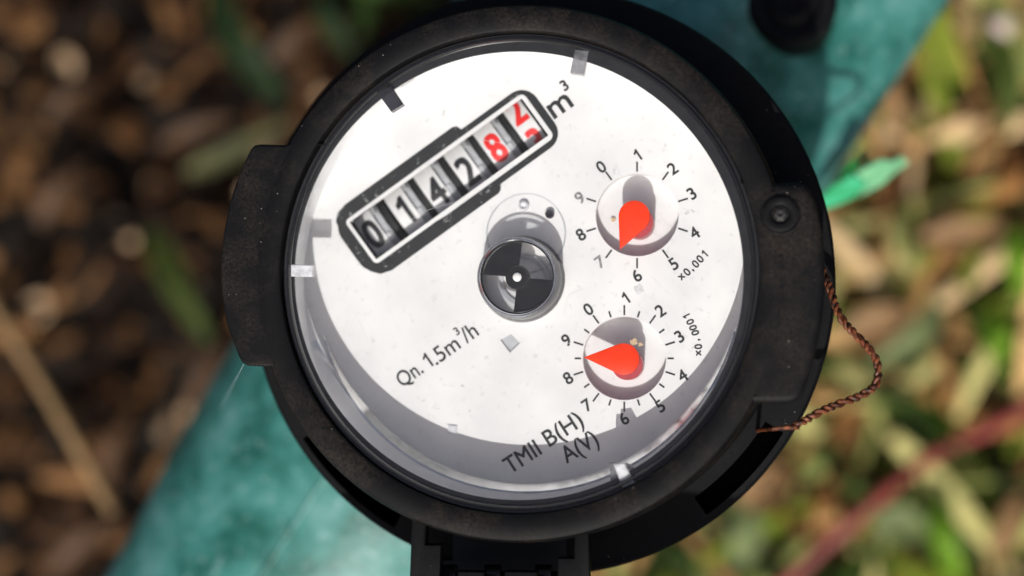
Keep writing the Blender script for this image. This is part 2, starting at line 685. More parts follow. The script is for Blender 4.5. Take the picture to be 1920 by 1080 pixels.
blade([(285, 430, -21.5), (325, 520, -20.9), (390, 640, -21.7)], 1.0, 'blade', 'green grass blade slanting beside the left black lug of the meter')
blade([(395, -20, -21.5), (450, 90, -20.5), (535, 200, -22.0)], 1.2, 'blade_dark', 'dark green grass blade above the meter, slanting down to its rim')
blade([(350, 325, -20.7), (430, 290, -20.3), (545, 225, -20.7)], .75, 'blade_olive', 'pale olive grass blade rising right beside the upper left of the meter')
blade([(600, -10, -20.9), (615, 40, -20.5), (660, 110, -21.5)], .8, 'blade_dark', 'short dark green grass blade touching the top left of the black rim')
blade([(1845, 60, -20.9), (1890, 150, -20.5), (1885, 250, -21.1)], .9, 'blade', 'green grass blade arching near the right edge below the pale pebble')
blade([(1700, 370, -20.9), (1700, 430, -20.5), (1698, 490, -21.3)], .45, 'blade', 'thin upright green grass blade right of the seal wire')
blade([(1862, 590, -20.9), (1872, 640, -20.3), (1885, 690, -21.1)], .9, 'blade_bright', 'short bright lime grass blade right of the wire loop')
blade([(1915, 430, -20.9), (1908, 490, -20.3), (1925, 560, -21.1)], .9, 'blade_bright', 'bright green grass blade cut by the right edge of the picture')
blade([(1800, 1090, -20.9), (1768, 1010, -20.1), (1770, 930, -20.9)], .8, 'blade_bright', 'vivid green grass blade right of the red stem at the bottom')
blade([(1640, 690, -20.9), (1735, 620, -20.5), (1740, 540, -21.1)], .9, 'blade_pale', 'pale green grass blade rising behind the loop of wire')
blade([(1385, 1060, -20.9), (1400, 990, -20.5), (1375, 930, -21.1)], 1.1, 'blade_pale', 'pale green grass blade under the lower right flange of the meter')
blade([(1640, 1000, -20.9), (1690, 985, -20.3), (1735, 1005, -21.1)], 1.3, 'blade_pale', 'broad pale green grass blade lying right of the red stem')

bm = bmesh.new()
sp = smooth_path([P(-30, 545, -15.5), P(60, 690, -15.0), P(130, 810, -14.6), P(212, 960, -14.4)], 8)
tube(bm, sp, [0.17 - 0.01 * math.sin(i * 1.7) for i in range(len(sp))], 10)
tag(bm_obj('dry_stalk', bm, 'stalk'), 'long dry brown stalk slanting down toward the teal pipe at lower left', 'stalk')
bm = bmesh.new()
sp = smooth_path([P(1965, 735, -19), P(1860, 800, -18.8), P(1740, 858, -18.4), P(1630, 950, -18), P(1560, 1010, -18.2), P(1430, 1130, -18.6)], 8)
tube(bm, sp, [.2 + .02 * math.sin(i * .9) for i in range(len(sp))], 10)
tag(bm_obj('red_stem', bm, 'stem'), 'long thin dark red plant stem slanting across the lower right ground', 'stem')


def pebble(u, v, z, r, mat, label, name='pebble', cat='pebble', sq=(1, .8, .6), grp=None):
    bm = bmesh.new()
    bmesh.ops.create_icosphere(bm, subdivisions=3, radius=r)
    rn = random.Random(int(u))
    ph = [rn.uniform(0, 6) for _ in range(3)]
    for q in bm.verts:
        n = q.co.normalized()
        q.co *= 1 + .1 * math.sin(3 * n.x + ph[0]) + .08 * math.sin(4 * n.y + ph[1])
        q.co.x *= sq[0]; q.co.y *= sq[1]; q.co.z *= sq[2]
    bmesh.ops.transform(bm, matrix=Matrix.Translation(P(u, v, z)) @ Matrix.Rotation(ph[2], 4, 'Z'), verts=bm.verts)
    tag(bm_obj(name, bm, mat), label, cat, grp)


pebble(1875, 52, -21.3, .42, 'pebble', 'small shiny pale pink pebble in the straw near the top right corner')


def leaf(u, v, z, ln, w, ang, label):
    bm = bmesh.new()
    c = P(u, v, z)
    d = Vector((math.cos(ang), math.sin(ang), 0)) * ln / 2
    ribbon(bm, [c - d, c + Vector((0, 0, .25)), c + d - Vector((0, 0, .1))], w)
    bmesh.ops.solidify(bm, geom=list(bm.faces), thickness=0.04)
    tag(bm_obj('dry_leaf', bm, 'leaf' if u > 700 else 'leaf_shade'), label, 'dry leaf', 'dry leaves on the ground')


leaf(1655, 610, -20.9, 2.2, 1.3, .3, 'tan dry leaf lying inside the bend of the seal wire')
leaf(1810, 440, -20.9, 2.4, 1.0, .15, 'tan dry leaf lying level above the bend of the wire')
leaf(1660, 180, -20.5, 3.0, .8, -1.1, 'long tan dry leaf beside the upper right teal pipe edge')
leaf(1430, 910, -20.7, 1.6, 1.3, .6, 'pale dry leaf below the lower right slot of the meter')
leaf(1890, 985, -20.7, 1.8, .9, 1.2, 'orange tan dry leaf at the lower right edge of the picture')
leaf(225, 830, -20.9, 2.2, .7, 1.2, 'brown dry leaf beside the lower end of the long stalk')
leaf(135, 195, -20.9, 1.8, .8, .6, 'brown dry leaf among dark straw at the upper left')
leaf(370, 250, -20.8, 2.4, .8, .35, 'brown dry leaf just left of the black rim top')
leaf(120, 365, -20.8, 2.4, .9, .9, 'brown dry leaf left of the green blade at mid left')
leaf(400, 690, -20.0, 2.8, .7, 1.0, 'brown dry leaf beside the edge of the lower left pipe')
leaf(160, 1030, -20.8, 2.6, 1.0, .7, 'brown dry leaf at the bottom left corner')
leaf(560, 80, -20.8, 2.0, 1.0, .7, 'dark brown dry leaf above the upper left of the rim')

# ------------------------------------------------------------------ the water meter
meter = empty('water_meter', 'black round water meter with a white dial on a teal painted pipe body', 'water meter', (0, 0, 0))

# teal body lying from lower left to upper right beneath the black head
AX = Vector((.545, .838, 0)).normalized()
axis_pt = P(975, 515, -8.5)


def along(prof, n=72, hexa=None):
    """lathe about the pipe axis; prof is (s, r)"""
    bm = bmesh.new()
    x = Vector((AX.y, -AX.x, 0)); y = Vector((0, 0, 1))
    rings = []
    for s, r in prof:
        ring = []
        for i in range(n):
            a = 2 * PI * i / n
            rr = r
            if hexa is not None:
                aa = (a - hexa) % (PI / 3) - PI / 6
                rr = min(r, r * .905 / math.cos(aa))
            ring.append(bm.verts.new(axis_pt + AX * s + (x * math.cos(a) + y * math.sin(a)) * rr))
        rings.append(ring)
    for A, B in zip(rings, rings[1:]):
        for i in range(n):
            bm.faces.new((A[i], A[(i + 1) % n], B[(i + 1) % n], B[i]))
    bm.faces.new(rings[0]); bm.faces.new(rings[-1])
    return bm


PR = 4.46
HEXA = math.radians(8)
pipe = bm_obj('pipe_body', along([(-14, PR - .5), (-11.2, PR - .42), (-9.4, PR - .36), (-7.4, PR - .16), (-5, PR - .02), (0, PR), (1.5, PR - .1), (2.5, PR - .4)], 96), 'teal', meter)
bm_obj('hex_collar', along([(1.6, PR - .2), (2.0, PR + .12), (13, PR + .12), (13.2, PR)], 96, hexa=HEXA), 'teal', meter, angle=20)
bm = bmesh.new()
lathe(bm, [(4.3, -1.2), (4.3, -3.0), (4.45, -5.2), (4.3, -7.8)], 96)
bm_obj('body_neck', bm, 'teal', meter)
bm = bmesh.new()
x_ = Vector((AX.y, -AX.x, 0))
tube(bm, [axis_pt + AX * s_ + x_ * (-.35 + .012 * s_) + Vector((0, 0, PR - .065 * abs(min(0, s_ + 5)))) for s_ in [-12 + .5 * i for i in range(15)]], .05, 8)
bm_obj('casting_seam', bm, 'teal', pipe)
# screwed plug on the pipe in the shade of the head
pc = P(1486, 2, -4.1)
bm = bmesh.new()
lathe(bm, [(0, -.14), (.13, -.14), (.15, -.09), (.28, -.05), (.48, -.12), (.56, -.02), (.74, 0), (.84, -.08), (.86, -2.6)], 48, Matrix.Translation(pc))
bm_obj('plug', bm, 'plastic', meter)

# black flange (skirt) with two slots
FC = Vector((0.10, -0.03, 0))
SLOT = [(math.radians(214), math.radians(240)), (math.radians(-54), math.radians(-32))]


NOTCH = (math.radians(253.2), math.radians(256.6))


def in_slot(a):
    a = a % (2 * PI)
    return any((s % (2 * PI)) < a < (e % (2 * PI)) for s, e in SLOT)


angs = sorted([2 * PI * i / 200 for i in range(200)] + [((q % (2 * PI)) + d) for s in SLOT for q in s for d in (-.0015, .0015)] + [q + d for q in NOTCH for d in (-.0015, .0015)])
FZ = -0.52


def flange_prof(a):
    gz = -1.9 if in_slot(a) else FZ
    if NOTCH[0] < a % (2 * PI) < NOTCH[1]:
        return [(4.05, -2.0), (4.05, FZ)] + [(4.40 + .002 * q, FZ - .02 * q) for q in range(8)] + [(4.3, -2.0)]
    lz = FZ
    return [(4.05, -2.0), (4.05, FZ), (4.50, lz), (4.505, gz), (4.84, gz), (4.845, lz), (4.93, lz), (4.98, lz - .06), (4.995, lz - .2), (5.01, -1.5), (4.9, -2.0)]


bm = bmesh.new()
lathe(bm, flange_prof, angs, Matrix.Translation(FC))
flange = bm_obj('flange', bm, 'plastic', meter, angle=30)

# bezel ring round the glass
bm = bmesh.new()
lathe(bm, [(3.83, .2), (3.83, 1.25), (3.842, 1.285), (3.865, 1.3), (4.16, 1.3), (4.23, 1.275), (4.27, 1.2), (4.30, .95), (4.34, .5), (4.38, -.5), (4.2, -.6)], 220)
bezel = bm_obj('bezel', bm, 'bezel', meter)
bm = bmesh.new()
lathe(bm, [(3.828, -.02), (3.826, .9), (3.80, 1.0), (3.76, 1.0), (3.76, -.02)], 200)
bm_obj('dial_wall', bm, 'wall', meter)
bm = bmesh.new()
ri, ro = [], []
for q in range(160):
    a = 2 * PI * q / 160
    ri.append(bm.verts.new(P(973 + 421 * math.cos(a), 517 - 421 * math.sin(a), .985)))
    ro.append(bm.verts.new((3.83 * math.cos(a), 3.83 * math.sin(a), 1.015)))
lo_ = [bm.verts.new(v.co - Vector((0, 0, .05))) for v in ri]
for q in range(160):
    w_ = (q + 1) % 160
    bm.faces.new((ri[q], ro[q], ro[w_], ri[w_]))
    bm.faces.new((lo_[q], ri[q], ri[w_], lo_[w_]))
bm_obj('inner_ring', bm, 'inner', meter)
bm = bmesh.new()
lathe(bm, [(3.70, 1.10), (3.72, 1.16), (3.755, 1.16), (3.775, 1.08), (3.77, 1.02), (3.70, 1.03)], 200, close=True)
bm_obj('gasket', bm, 'inner', meter)

# lugs at the left and right
LZ = 1.287


def round_poly(pts, rad, n=5):
    out = []
    m = len(pts)
    for i in range(m):
        a, b, c = Vector(pts[i - 1]), Vector(pts[i]), Vector(pts[(i + 1) % m])
        d1 = (a - b); d2 = (c - b)
        r = min(rad, d1.length * .45, d2.length * .45)
        p1 = b + d1.normalized() * r; p2 = b + d2.normalized() * r
        for j in range(n + 1):
            t = j / n
            q = p1 * (1 - t) ** 2 + b * 2 * t * (1 - t) + p2 * t * t
            out.append((q.x, q.y))
    return out


def arc_px(cu, cv, r, a0, a1, n):
    return [(cu + r * math.cos(math.radians(a0 + (a1 - a0) * i / n)), cv - r * math.sin(math.radians(a0 + (a1 - a0) * i / n))) for i in range(n + 1)]




def lug_strip(a0, a1, outer, name, bev):
    """block from the rim out to the traced outline, rows run along the rim"""
    n = 48
    inner = [Vector((*xy([p], LZ)[0], 0)) for p in arc_px(975, 515, 452, a0, a1, n)]
    op = [Vector((*xy([p], LZ)[0], 0)) for p in outer]
    ln = [0]
    for p, q in zip(op, op[1:]):
        ln.append(ln[-1] + (q - p).length)
    res = []
    for i in range(n + 1):
        t = ln[-1] * i / n
        kk = max(q for q in range(len(ln)) if ln[q] <= t + 1e-9)
        if kk >= len(op) - 1:
            res.append(op[-1])
        else:
            res.append(op[kk].lerp(op[kk + 1], (t - ln[kk]) / (ln[kk + 1] - ln[kk])))
    bm = bmesh.new()
    rows = []
    for i in range(n + 1):
        A, O = inner[i], res[i]
        tg = (res[min(i + 1, n)] - res[max(i - 1, 0)]).normalized()
        nr = Vector((tg.y, -tg.x, 0))
        if nr.dot(O - A) < 0:
            nr = -nr
        e = bev * (1 if 0 < i < n else 0.2)
        pts = [(A, FZ - .5), (A, LZ), (A.lerp(O, .5), LZ)]
        for q in range(6):
            a = PI / 2 * q / 5
            pts.append((O - nr * e * (1 - math.sin(a)), LZ - bev * .8 * (1 - math.cos(a))))
        pts.append((O, FZ - .5))
        rows.append([bm.verts.new((p.x, p.y, z)) for p, z in pts])
    for A, B in zip(rows, rows[1:]):
        for j in range(len(A) - 1):
            bm.faces.new((A[j], B[j], B[j + 1], A[j + 1]))
    # rounded ends
    for row, sgn in ((rows[0], -1), (rows[-1], 1)):
        base = rows[1] if sgn < 0 else rows[-2]
        d = sum(((p.co - q.co) for p, q in zip(row, base)), Vector()) / len(row)
        d.z = 0
        d.normalize()
        low = [bm.verts.new(v.co + d * .05 + Vector((0, 0, -.05 if v.co.z > FZ else 0))) for v in row]
        bot = [bm.verts.new((v.co.x, v.co.y, FZ - .5)) for v in low]
        for j in range(len(row) - 1):
            bm.faces.new((row[j], row[j + 1], low[j + 1], low[j]))
            try:
                bm.faces.new((low[j], low[j + 1], bot[j + 1], bot[j]))
            except ValueError:
                pass
    return bm_obj(name, bm, 'bezel', meter, angle=40)


lug_strip(147.2, 202.5, [(545, 272), (484, 270), (474, 273), (468, 282), (448, 325), (430, 380), (418, 440), (413, 500), (415, 550), (425, 610), (440, 650), (449, 673), (455, 682), (464, 686), (520, 688)], 'lug', .05)
lug2 = lug_strip(22.5, -31.5, [(1420, 345), (1490, 341), (1508, 345), (1520, 357), (1530, 380), (1541, 425), (1547, 480), (1548, 540), (1541, 610), (1525, 680), (1508, 733), (1501, 747), (1490, 755), (1470, 757), (1392, 757)], 'lug', .13)
sc_ = P(1463, 402, LZ)
bm = bmesh.new()
lathe(bm, [(.285, .012), (.30, .02), (.315, .012), (.315, -.02), (.285, -.02)], 48, Matrix.Translation(sc_), close=True)
lathe(bm, [(.275, -.01), (.272, .055), (.262, .06), (.165, .06), (.15, .05), (.135, .004), (0, .004)], 40, Matrix.Translation(sc_))
scr = bm_obj('screw', bm, 'plastic', lug2)
bm = bmesh.new()
lathe(bm, [(.01, .006), (.05, .035), (.085, .03), (.12, .006)], 6, Matrix.Translation(sc_))
bm_obj('screw_socket', bm, 'screwmetal', lug2, False)

# hinge at the bottom and the open lid hanging outwards
HZ = 1.16


def box_px(bm, pts, z0, z1, bev=.03):
    prism(bm, xy(pts, z1), z0, z1, bev, 2)


bm = bmesh.new()
box_px(bm, [(773, 950), (800, 955), (797, 1022), (827, 1022), (822, 1130), (766, 1130)], .9, HZ)
bm_obj('hinge_arm', bm, 'plastic', meter, angle=40)
bm = bmesh.new()
box_px(bm, [(1078, 975), (1103, 970), (1106, 1130), (1044, 1130), (1046, 1047), (1076, 1047)], .9, HZ)
bm_obj('hinge_arm', bm, 'plastic', meter, angle=40)
bm = bmesh.new()
box_px(bm, [(848, 962), (1062, 970), (1062, 1120), (800, 1120), (800, 1052), (848, 1050)], -1.0, -.4)
bm_obj('hinge_gap_plate', bm, 'cavity', meter, angle=40)  # black plate added for the dark gap between the hinge arms
a, b = P(822, 1085, .3), P(1048, 1085, .3)
bm = bmesh.new()
tube(bm, [a, b], .12, 16)
pin = bm_obj('hinge_pin', bm, 'plastic', meter)
for u in (842, 925, 1020):
    c0, c1 = P(u - 15, 1078, .3), P(u + 15, 1078, .3)
    bm = bmesh.new()
    tube(bm, [c0, c1], .17, 20)
    bm_obj('hinge_knuckle', bm, 'inner', pin)
for u0, u1 in ((858, 908), (946, 1006)):
    bm = bmesh.new()
    box_px(bm, [(u0, 1072), (u1, 1073), (u1, 1150), (u0, 1150)], .9, HZ + .02)
    bm_obj('hinge_leaf', bm, 'plastic', pin, angle=40)

# dial: card with window, pointer wells and star hole
E_ = Vector((.811, .585))          # counter direction in the place
Q_ = Vector((-.585, .811))         # counter up


def cpx(e, p):
    return (.811 * e + .585 * p, -.585 * e + .811 * p)


def crect(e0, e1, p0, p1, r, n=6, z=0.0):
    pts = []
    for (ce, cp, a0) in ((e1 - r, p0 + r, -90), (e1 - r, p1 - r, 0), (e0 + r, p1 - r, 90), (e0 + r, p0 + r, 180)):
        for i in range(n + 1):
            a = math.radians(a0 + 90 * i / n)
            pts.append(cpx(ce + r * math.cos(a), cp + r * math.sin(a)))
    return xy(pts, z)


dial_out = [(3.77 * math.cos(2 * PI * i / 160), 3.77 * math.sin(2 * PI * i / 160)) for i in range(160)]
D1 = (1194.5, 403); D2 = (1170.5, 672)
win = crect(287, 686, 721, 808, 2)
sqh = xy([(938, 637), (958, 626), (975, 643), (956, 661)], 0)
well1 = circle_pts(*D1, 78, 0); well2 = circle_pts(*D2, 78, 0)
me = curve_mesh([dial_out, win, well1, well2, sqh], -.06, 0)
dial = link('dial_plate', me, 'dial', meter, False)
# pointer wells
for (u, v) in (D1, D2):
    c = P(u, v, 0)
    r = 78.3 * PX(0)
    bm = bmesh.new()
    lathe(bm, [(r, -.03), (r, -.26)], 64, Matrix.Translation(c))
    disc(bm, r, -.26, 64, (c.x, c.y))
    bm_obj('pointer_well', bm, 'dial', dial)
bm = bmesh.new()
c = P(956, 643, 0)
disc(bm, .3, -.035, 12, (c.x, c.y))
bm_obj('square_hole_floor', bm, 'tooth', dial)

# pointers
def pointer(cu, cv, tu, tv, z=.36):
    c = P(cu, cv, z); t = P(tu, tv, z)
    d = (t - c); L_ = d.length
    ang = math.atan2(d.y, d.x)
    r = 29.5 * PX(z)
    al = math.acos(r / L_)
    pts = []
    n = 28
    for i in range(n + 1):
        a = ang + al + (2 * PI - 2 * al) * i / n
        pts.append((c.x + r * math.cos(a), c.y + r * math.sin(a)))
    pts.append((t.x, t.y))
    bm = bmesh.new()
    prism(bm, pts, z - .11, z, .015, 2)
    o = bm_obj('pointer', bm, 'red', meter, angle=40)
    bm = bmesh.new()
    hc = Vector((c.x + .05, c.y - .09, 0))
    lathe(bm, [(r * .99, -.26), (r * .99, z - .115), (0, z - .115)], 40, Matrix.Translation(hc))
    bm_obj('pointer_hub', bm, 'maroon', o)


pointer(1189, 405, 1162, 467)
pointer(1169, 673, 1094, 670)

# print on the dial
IZ = .004
T = lambda *a, **k: place_text(*a, **k)
items = []
for ch, u, v in (('0', 1127, 313), ('1', 1195, 291), ('2', 1261, 316), ('3', 1297, 363), ('4', 1302, 437), ('5', 1263, 495), ('6', 1194, 517), ('7', 1125, 491), ('8', 1089, 440), ('9', 1087, 371)):
    items.append(T(ch, u, v, 34, 22, IZ, weight=.55))
ticks = []
for i in range(10):
    a = math.radians(90 - 36 * i)
    ticks.append(bar(D1[0] + 81 * math.cos(a), D1[1] - 81 * math.sin(a), D1[0] + 100 * math.cos(a), D1[1] - 100 * math.sin(a), 3.4, IZ))
for q in (9, 7):
    pieces('numeral', [items.pop(q)], 'inkfade', dial)
pieces('numeral', items, 'ink', dial)
pieces('tick_mark', ticks, 'ink', dial)
items = []
for ch, u, v in (('0', 1103, 580), ('1', 1172.8, 559), ('2', 1238, 582.5), ('3', 1274, 631), ('4', 1279.7, 704.7), ('5', 1238, 761.7), ('6', 1170, 785), ('7', 1100.6, 759.5), ('8', 1065, 709), ('9', 1062, 638)):
    items.append(T(ch, u, v, 34, 22, IZ, weight=.55))
ticks = []
for i in range(20):
    a = math.radians(90 - 18 * i)
    r1 = 100 if i % 2 == 0 else 93
    ticks.append(bar(D2[0] + 81 * math.cos(a), D2[1] - 81 * math.sin(a), D2[0] + r1 * math.cos(a), D2[1] - r1 * math.sin(a), 3.4, IZ))
pieces('numeral', items, 'ink', dial)
pieces('tick_mark', ticks, 'ink', dial)
items = []
for ch, u, v in (('x', 1278, 519), ('0', 1288, 510), (',', 1300, 507), ('0', 1304, 495), ('0', 1312.5, 485.5), ('1', 1321, 476)):
    items.append(T(ch, u, v, 44, 14.5, IZ, weight=.45))
merge('multiplier_print', items, 'ink', dial)
items = []
for ch, u, v, d in (('x', 1309.7, 662, 93), ('0', 1309.3, 650, 95), (',', 1311, 637, 98), ('0', 1303.5, 624, 104), ('0', 1299.4, 614.5, 107), ('0', 1294, 603.5, 112), ('1', 1287.5, 593, 116)):
    items.append(T(ch, u, v, d, 13.5, IZ, weight=.45))
merge('multiplier_print', items, 'ink', dial)
merge('flow_rate_print', [T('Qn.', 755, 727, 35.5, 29, IZ, centre=False, width_px=51, weight=.3), T('1', 801, 676, 35.5, 29, IZ, weight=.3), T('.5m', 819, 685, 35.5, 30, IZ, centre=False, width_px=58, weight=.3), T('3', 856, 621, 35.5, 15, IZ, weight=.3), T('/h', 876, 644, 35.5, 30, IZ, centre=False, width_px=29, weight=.3)], 'ink', dial)
merge('unit_print', [T('m', 1050, 199, 34, 42, IZ, weight=1.0, width_px=44), T('3', 1058, 160, 34, 20, IZ, weight=.7)], 'ink', dial)
merge('model_print', [T('TMII', 957, 889, 33, 31, IZ, centre=False, weight=.6, width_px=72), T('B(H)', 1031, 838, 33, 31, IZ, centre=False, weight=.5, width_px=78), T('A(V)', 1063, 869, 31, 31, IZ, centre=False, weight=.5, width_px=72)], 'ink', dial)

# crumbs and smudges of dirt on the dial
for n_, (u, v, rp, mt_) in enumerate(((1150, 411, 5, 'crumb'), (1189, 641, 8, 'crumb'), (1201, 646, 5, 'crumb'), (1199, 542, 11, 'smudge'), (1155, 321, 9, 'smudge'), (912, 672, 5, 'smudge'), (1003, 668, 5, 'smudge'), (985, 668, 3, 'smudge'), (1047, 330, 4, 'smudge'), (880, 770, 4, 'smudge'), (700, 640, 4, 'smudge'), (812, 565, 3, 'smudge'))):
    zc = -.255 if (u, v) == (1150, 411) else (.37 if u in (1189, 1201) and mt_ == 'crumb' else .003)
    c = P(u, v, zc)
    rn = random.Random(n_)
    pts = [(c.x + rp * PX(0) * rn.uniform(.5, 1.1) * math.cos(a * PI / 6), c.y + rp * PX(0) * rn.uniform(.5, 1.1) * math.sin(a * PI / 6)) for a in range(12)]
    bm = bmesh.new()
    prism(bm, pts, zc - .002, zc + (.03 if mt_ == 'crumb' else .004))
    bm_obj('dirt_crumb' if mt_ == 'crumb' else 'dirt_smudge', bm, mt_, dial)

# counter frame print: worn black band, white band left bare
narrow = crect(555, 708, 702, 829, 30)
me1 = curve_mesh([crect(258, 709, 703, 829, 34), crect(281, 694, 714, 817, 12)], .003, .005)
fr = link('counter_frame', me1, 'print', dial, False)
wide_t = [(268 + 20, 705), (272, 716)]
pts = [(300, 689.5), (548, 689.5), (556, 693), (560, 703.5), (560, 705), (262, 728), (268, 705), (280, 694)]
pts2 = [(262, 800), (560, 828), (560, 829.5), (553, 838), (546, 841), (300, 841), (278, 834), (265, 818)]
for q in (pts, pts2):
    bm = bmesh.new()
    f = [bm.verts.new((P(*cpx(e, p), 0).x, P(*cpx(e, p), 0).y, .0025)) for e, p in q]
    bm.faces.new(f)
    bmesh.ops.triangulate(bm, faces=bm.faces)
    bm_obj('counter_frame_step', bm, 'print', dial, False)
# raised white lip round the window
lip = curve_mesh([crect(281, 693, 714.5, 815, 9), crect(287.5, 685.5, 721.5, 807.5, 2)], -.02, .006)
link('window_lip', lip, 'dial', dial, False)

# number drums
DR = .92
DZ = -.31 - DR
ax3 = Vector((E_.x, E_.y, 0)).normalized()
up3 = Vector((Q_.x, Q_.y, 0)).normalized()
zz = Vector((0, 0, 1))


def drum_mtx(e, p=764.5):
    u, v = cpx(e, p)
    c = P(u, v, -.3)
    c.z = DZ
    m = Matrix((ax3, up3, zz)).transposed().to_4x4()
    m.translation = c
    return m


pxw = PX(-.3)


def drum_band(bm, e0, e1, r, n=60):
    """cylinder piece along local x between offsets e0, e1 (px)"""
    ringa = [bm.verts.new((e0 * pxw, r * math.sin(2 * PI * i / n), r * math.cos(2 * PI * i / n))) for i in range(n)]
    ringb = [bm.verts.new((e1 * pxw, r * math.sin(2 * PI * i / n), r * math.cos(2 * PI * i / n))) for i in range(n)]
    for i in range(n):
        bm.faces.new((ringa[i], ringa[(i + 1) % n], ringb[(i + 1) % n], ringb[i]))
    bm.faces.new(ringa); bm.faces.new(ringb)


drums = [(312, [('0', 764.5)]), (386, [('1', 763)]), (455, [('4', 771)]), (525, [('2', 772)]), (594, [('8', 768)]), (664, [('2', 731), ('3', 807)])]
for i, (e, chars) in enumerate(drums):
    mt = drum_mtx(e)
    bm = bmesh.new()
    drum_band(bm, -23 if i else -20, 17, DR)
    bmesh.ops.transform(bm, matrix=mt, verts=bm.verts)
    dob = bm_obj('number_drum', bm, 'wheel', meter, angle=50)
    if i < 5:
        # toothed edge of the drum, every other tooth cut back
        bm = bmesh.new()
        n = 20
        for j in range(n):
            a0 = 2 * PI * (j + .1 * (i % 3)) / n
            a1 = a0 + 2 * PI / n * (.55 if j % 2 else .9)
            r = DR * (.985 if j % 2 else .95)
            w0, w1 = 17.3, (27 if j % 2 else 31)
            vs = []
            for x in (w0, w1):
                for rr in (DR * .7, r):
                    for a in (a0, a1):
                        vs.append(bm.verts.new((x * pxw, rr * math.sin(a), rr * math.cos(a))))
            for f in ((0, 1, 3, 2), (4, 6, 7, 5), (2, 3, 7, 6), (0, 2, 6, 4), (1, 5, 7, 3), (0, 4, 5, 1)):
                bm.faces.new([vs[q] for q in f])
        drum_band(bm, 17.2, 31.5, DR * .94)
        bmesh.ops.transform(bm, matrix=mt, verts=bm.verts)
        bm_obj('drum_teeth', bm, 'tooth', dob, False)
        bm = bmesh.new()
        drum_band(bm, 31, 45, DR * .90)
        bmesh.ops.transform(bm, matrix=mt, verts=bm.verts)
        bm_obj('drum_spacer', bm, 'cavity', dob, angle=50)
    for ch, p in chars:
        t = bolden(text_mesh(ch, 55 * pxw, 0, .78), 1.9 * pxw)
        x0, x1, y0, y1 = bounds(t)
        t.transform(Matrix.Translation((-(x0 + x1) / 2 - 2 * pxw, -(y0 + y1) / 2 - (p - 764.5) * pxw, 0)))
        bm = bmesh.new()
        bm.from_mesh(t)
        for q in range(-14, 15):
            bmesh.ops.bisect_plane(bm, geom=bm.verts[:] + bm.edges[:] + bm.faces[:], plane_co=(0, q * .05, 0), plane_no=(0, 1, 0))
        for vtx in bm.verts:
            a = vtx.co.y / DR
            rr = DR + .006 + vtx.co.z
            vtx.co.y = rr * math.sin(a); vtx.co.z = rr * math.cos(a)
        bmesh.ops.transform(bm, matrix=mt, verts=bm.verts)
        bm_obj('digit', bm, 'redink' if i >= 4 else 'ink', dob)
# dark chamber behind the drums
bm = bmesh.new()
w = xy([cpx(278, 705), cpx(695, 705), cpx(695, 824), cpx(278, 824)], -.3)
lo = [bm.verts.new((x, y, -1.5)) for x, y in w]; hi = [bm.verts.new((x, y, -.07)) for x, y in w]
bm.faces.new(lo)
for i in range(4):
    bm.faces.new((lo[i], lo[(i + 1) % 4], hi[(i + 1) % 4], hi[i]))
bm_obj('counter_chamber', bm, 'cavity', meter, False)

# flow indicator: spinning star under a clear dome tube
SZ = .50
s_c = P(971, 520, SZ)
r_s = 66 * PX(SZ)
ind = None
bm = bmesh.new()
r_o = 77 * PX(.6)
lathe(bm, [(r_o - .055, .01), (r_o - .055, .58), (r_o - .03, .62), (r_o, .58), (r_o + .035, .01)], 72, Matrix.Translation((s_c.x + .0, s_c.y, 0)), close=True)
ind = bm_obj('indicator_tube', bm, 'clear', meter)
bm = bmesh.new()
for rr, zt, th in ((72.5, .60, .017), (75.5, .56, .010)):
    q = rr * PX(zt)
    prof = [(q + th * math.cos(2 * PI * i / 10), zt + th * math.sin(2 * PI * i / 10)) for i in range(10)]
    lathe(bm, prof, 72, Matrix.Translation((s_c.x, s_c.y, 0)), close=True)
bm_obj('tube_rim', bm, 'steel', ind)
bm = bmesh.new()
q = 79 * PX(.05)
lathe(bm, [(q - .025, .004), (q - .02, .10), (q, .12), (q + .03, .004)], 72, Matrix.Translation((s_c.x, s_c.y, 0)), close=True)
bm_obj('tube_foot', bm, 'smoke', ind)
bm = bmesh.new()
q = 70 * PX(SZ)
lathe(bm, [(q - .025, SZ - .03), (q - .025, SZ + .03), (q, SZ + .03), (q, SZ - .03)], 72, Matrix.Translation((s_c.x, s_c.y, 0)), close=True)
for a0 in (83, 263):
    n = 24
    a0r = math.radians(a0)
    span = math.radians(90 + 2)
    pts = [(s_c.x, s_c.y)] + [(s_c.x + r_s * math.cos(a0r + span * i / n), s_c.y + r_s * math.sin(a0r + span * i / n)) for i in range(n + 1)]
    prism(bm, pts, SZ - .015, SZ + .012)
lathe(bm, [(.0, SZ + .05), (.17, SZ + .05), (.2, SZ + .03), (.2, SZ - .03)], 40, Matrix.Translation((s_c.x, s_c.y, 0)))
st = bm_obj('flow_star', bm, 'inner', ind, angle=30)
bm = bmesh.new()
bmesh.ops.create_uvsphere(bm, u_segments=20, v_segments=12, radius=.075, matrix=Matrix.Translation((s_c.x, s_c.y, SZ + .08)) @ Matrix.Diagonal((1, 1, .6, 1)))
bm_obj('star_pivot', bm, 'wheel', st)
bm = bmesh.new()
lathe(bm, [(.36, .02), (.36, .05), (.43, .05), (.43, .02)], 48, Matrix.Translation((s_c.x + .05, s_c.y - .02, 0)), close=True)
bm_obj('bearing_ring', bm, 'tooth', ind)
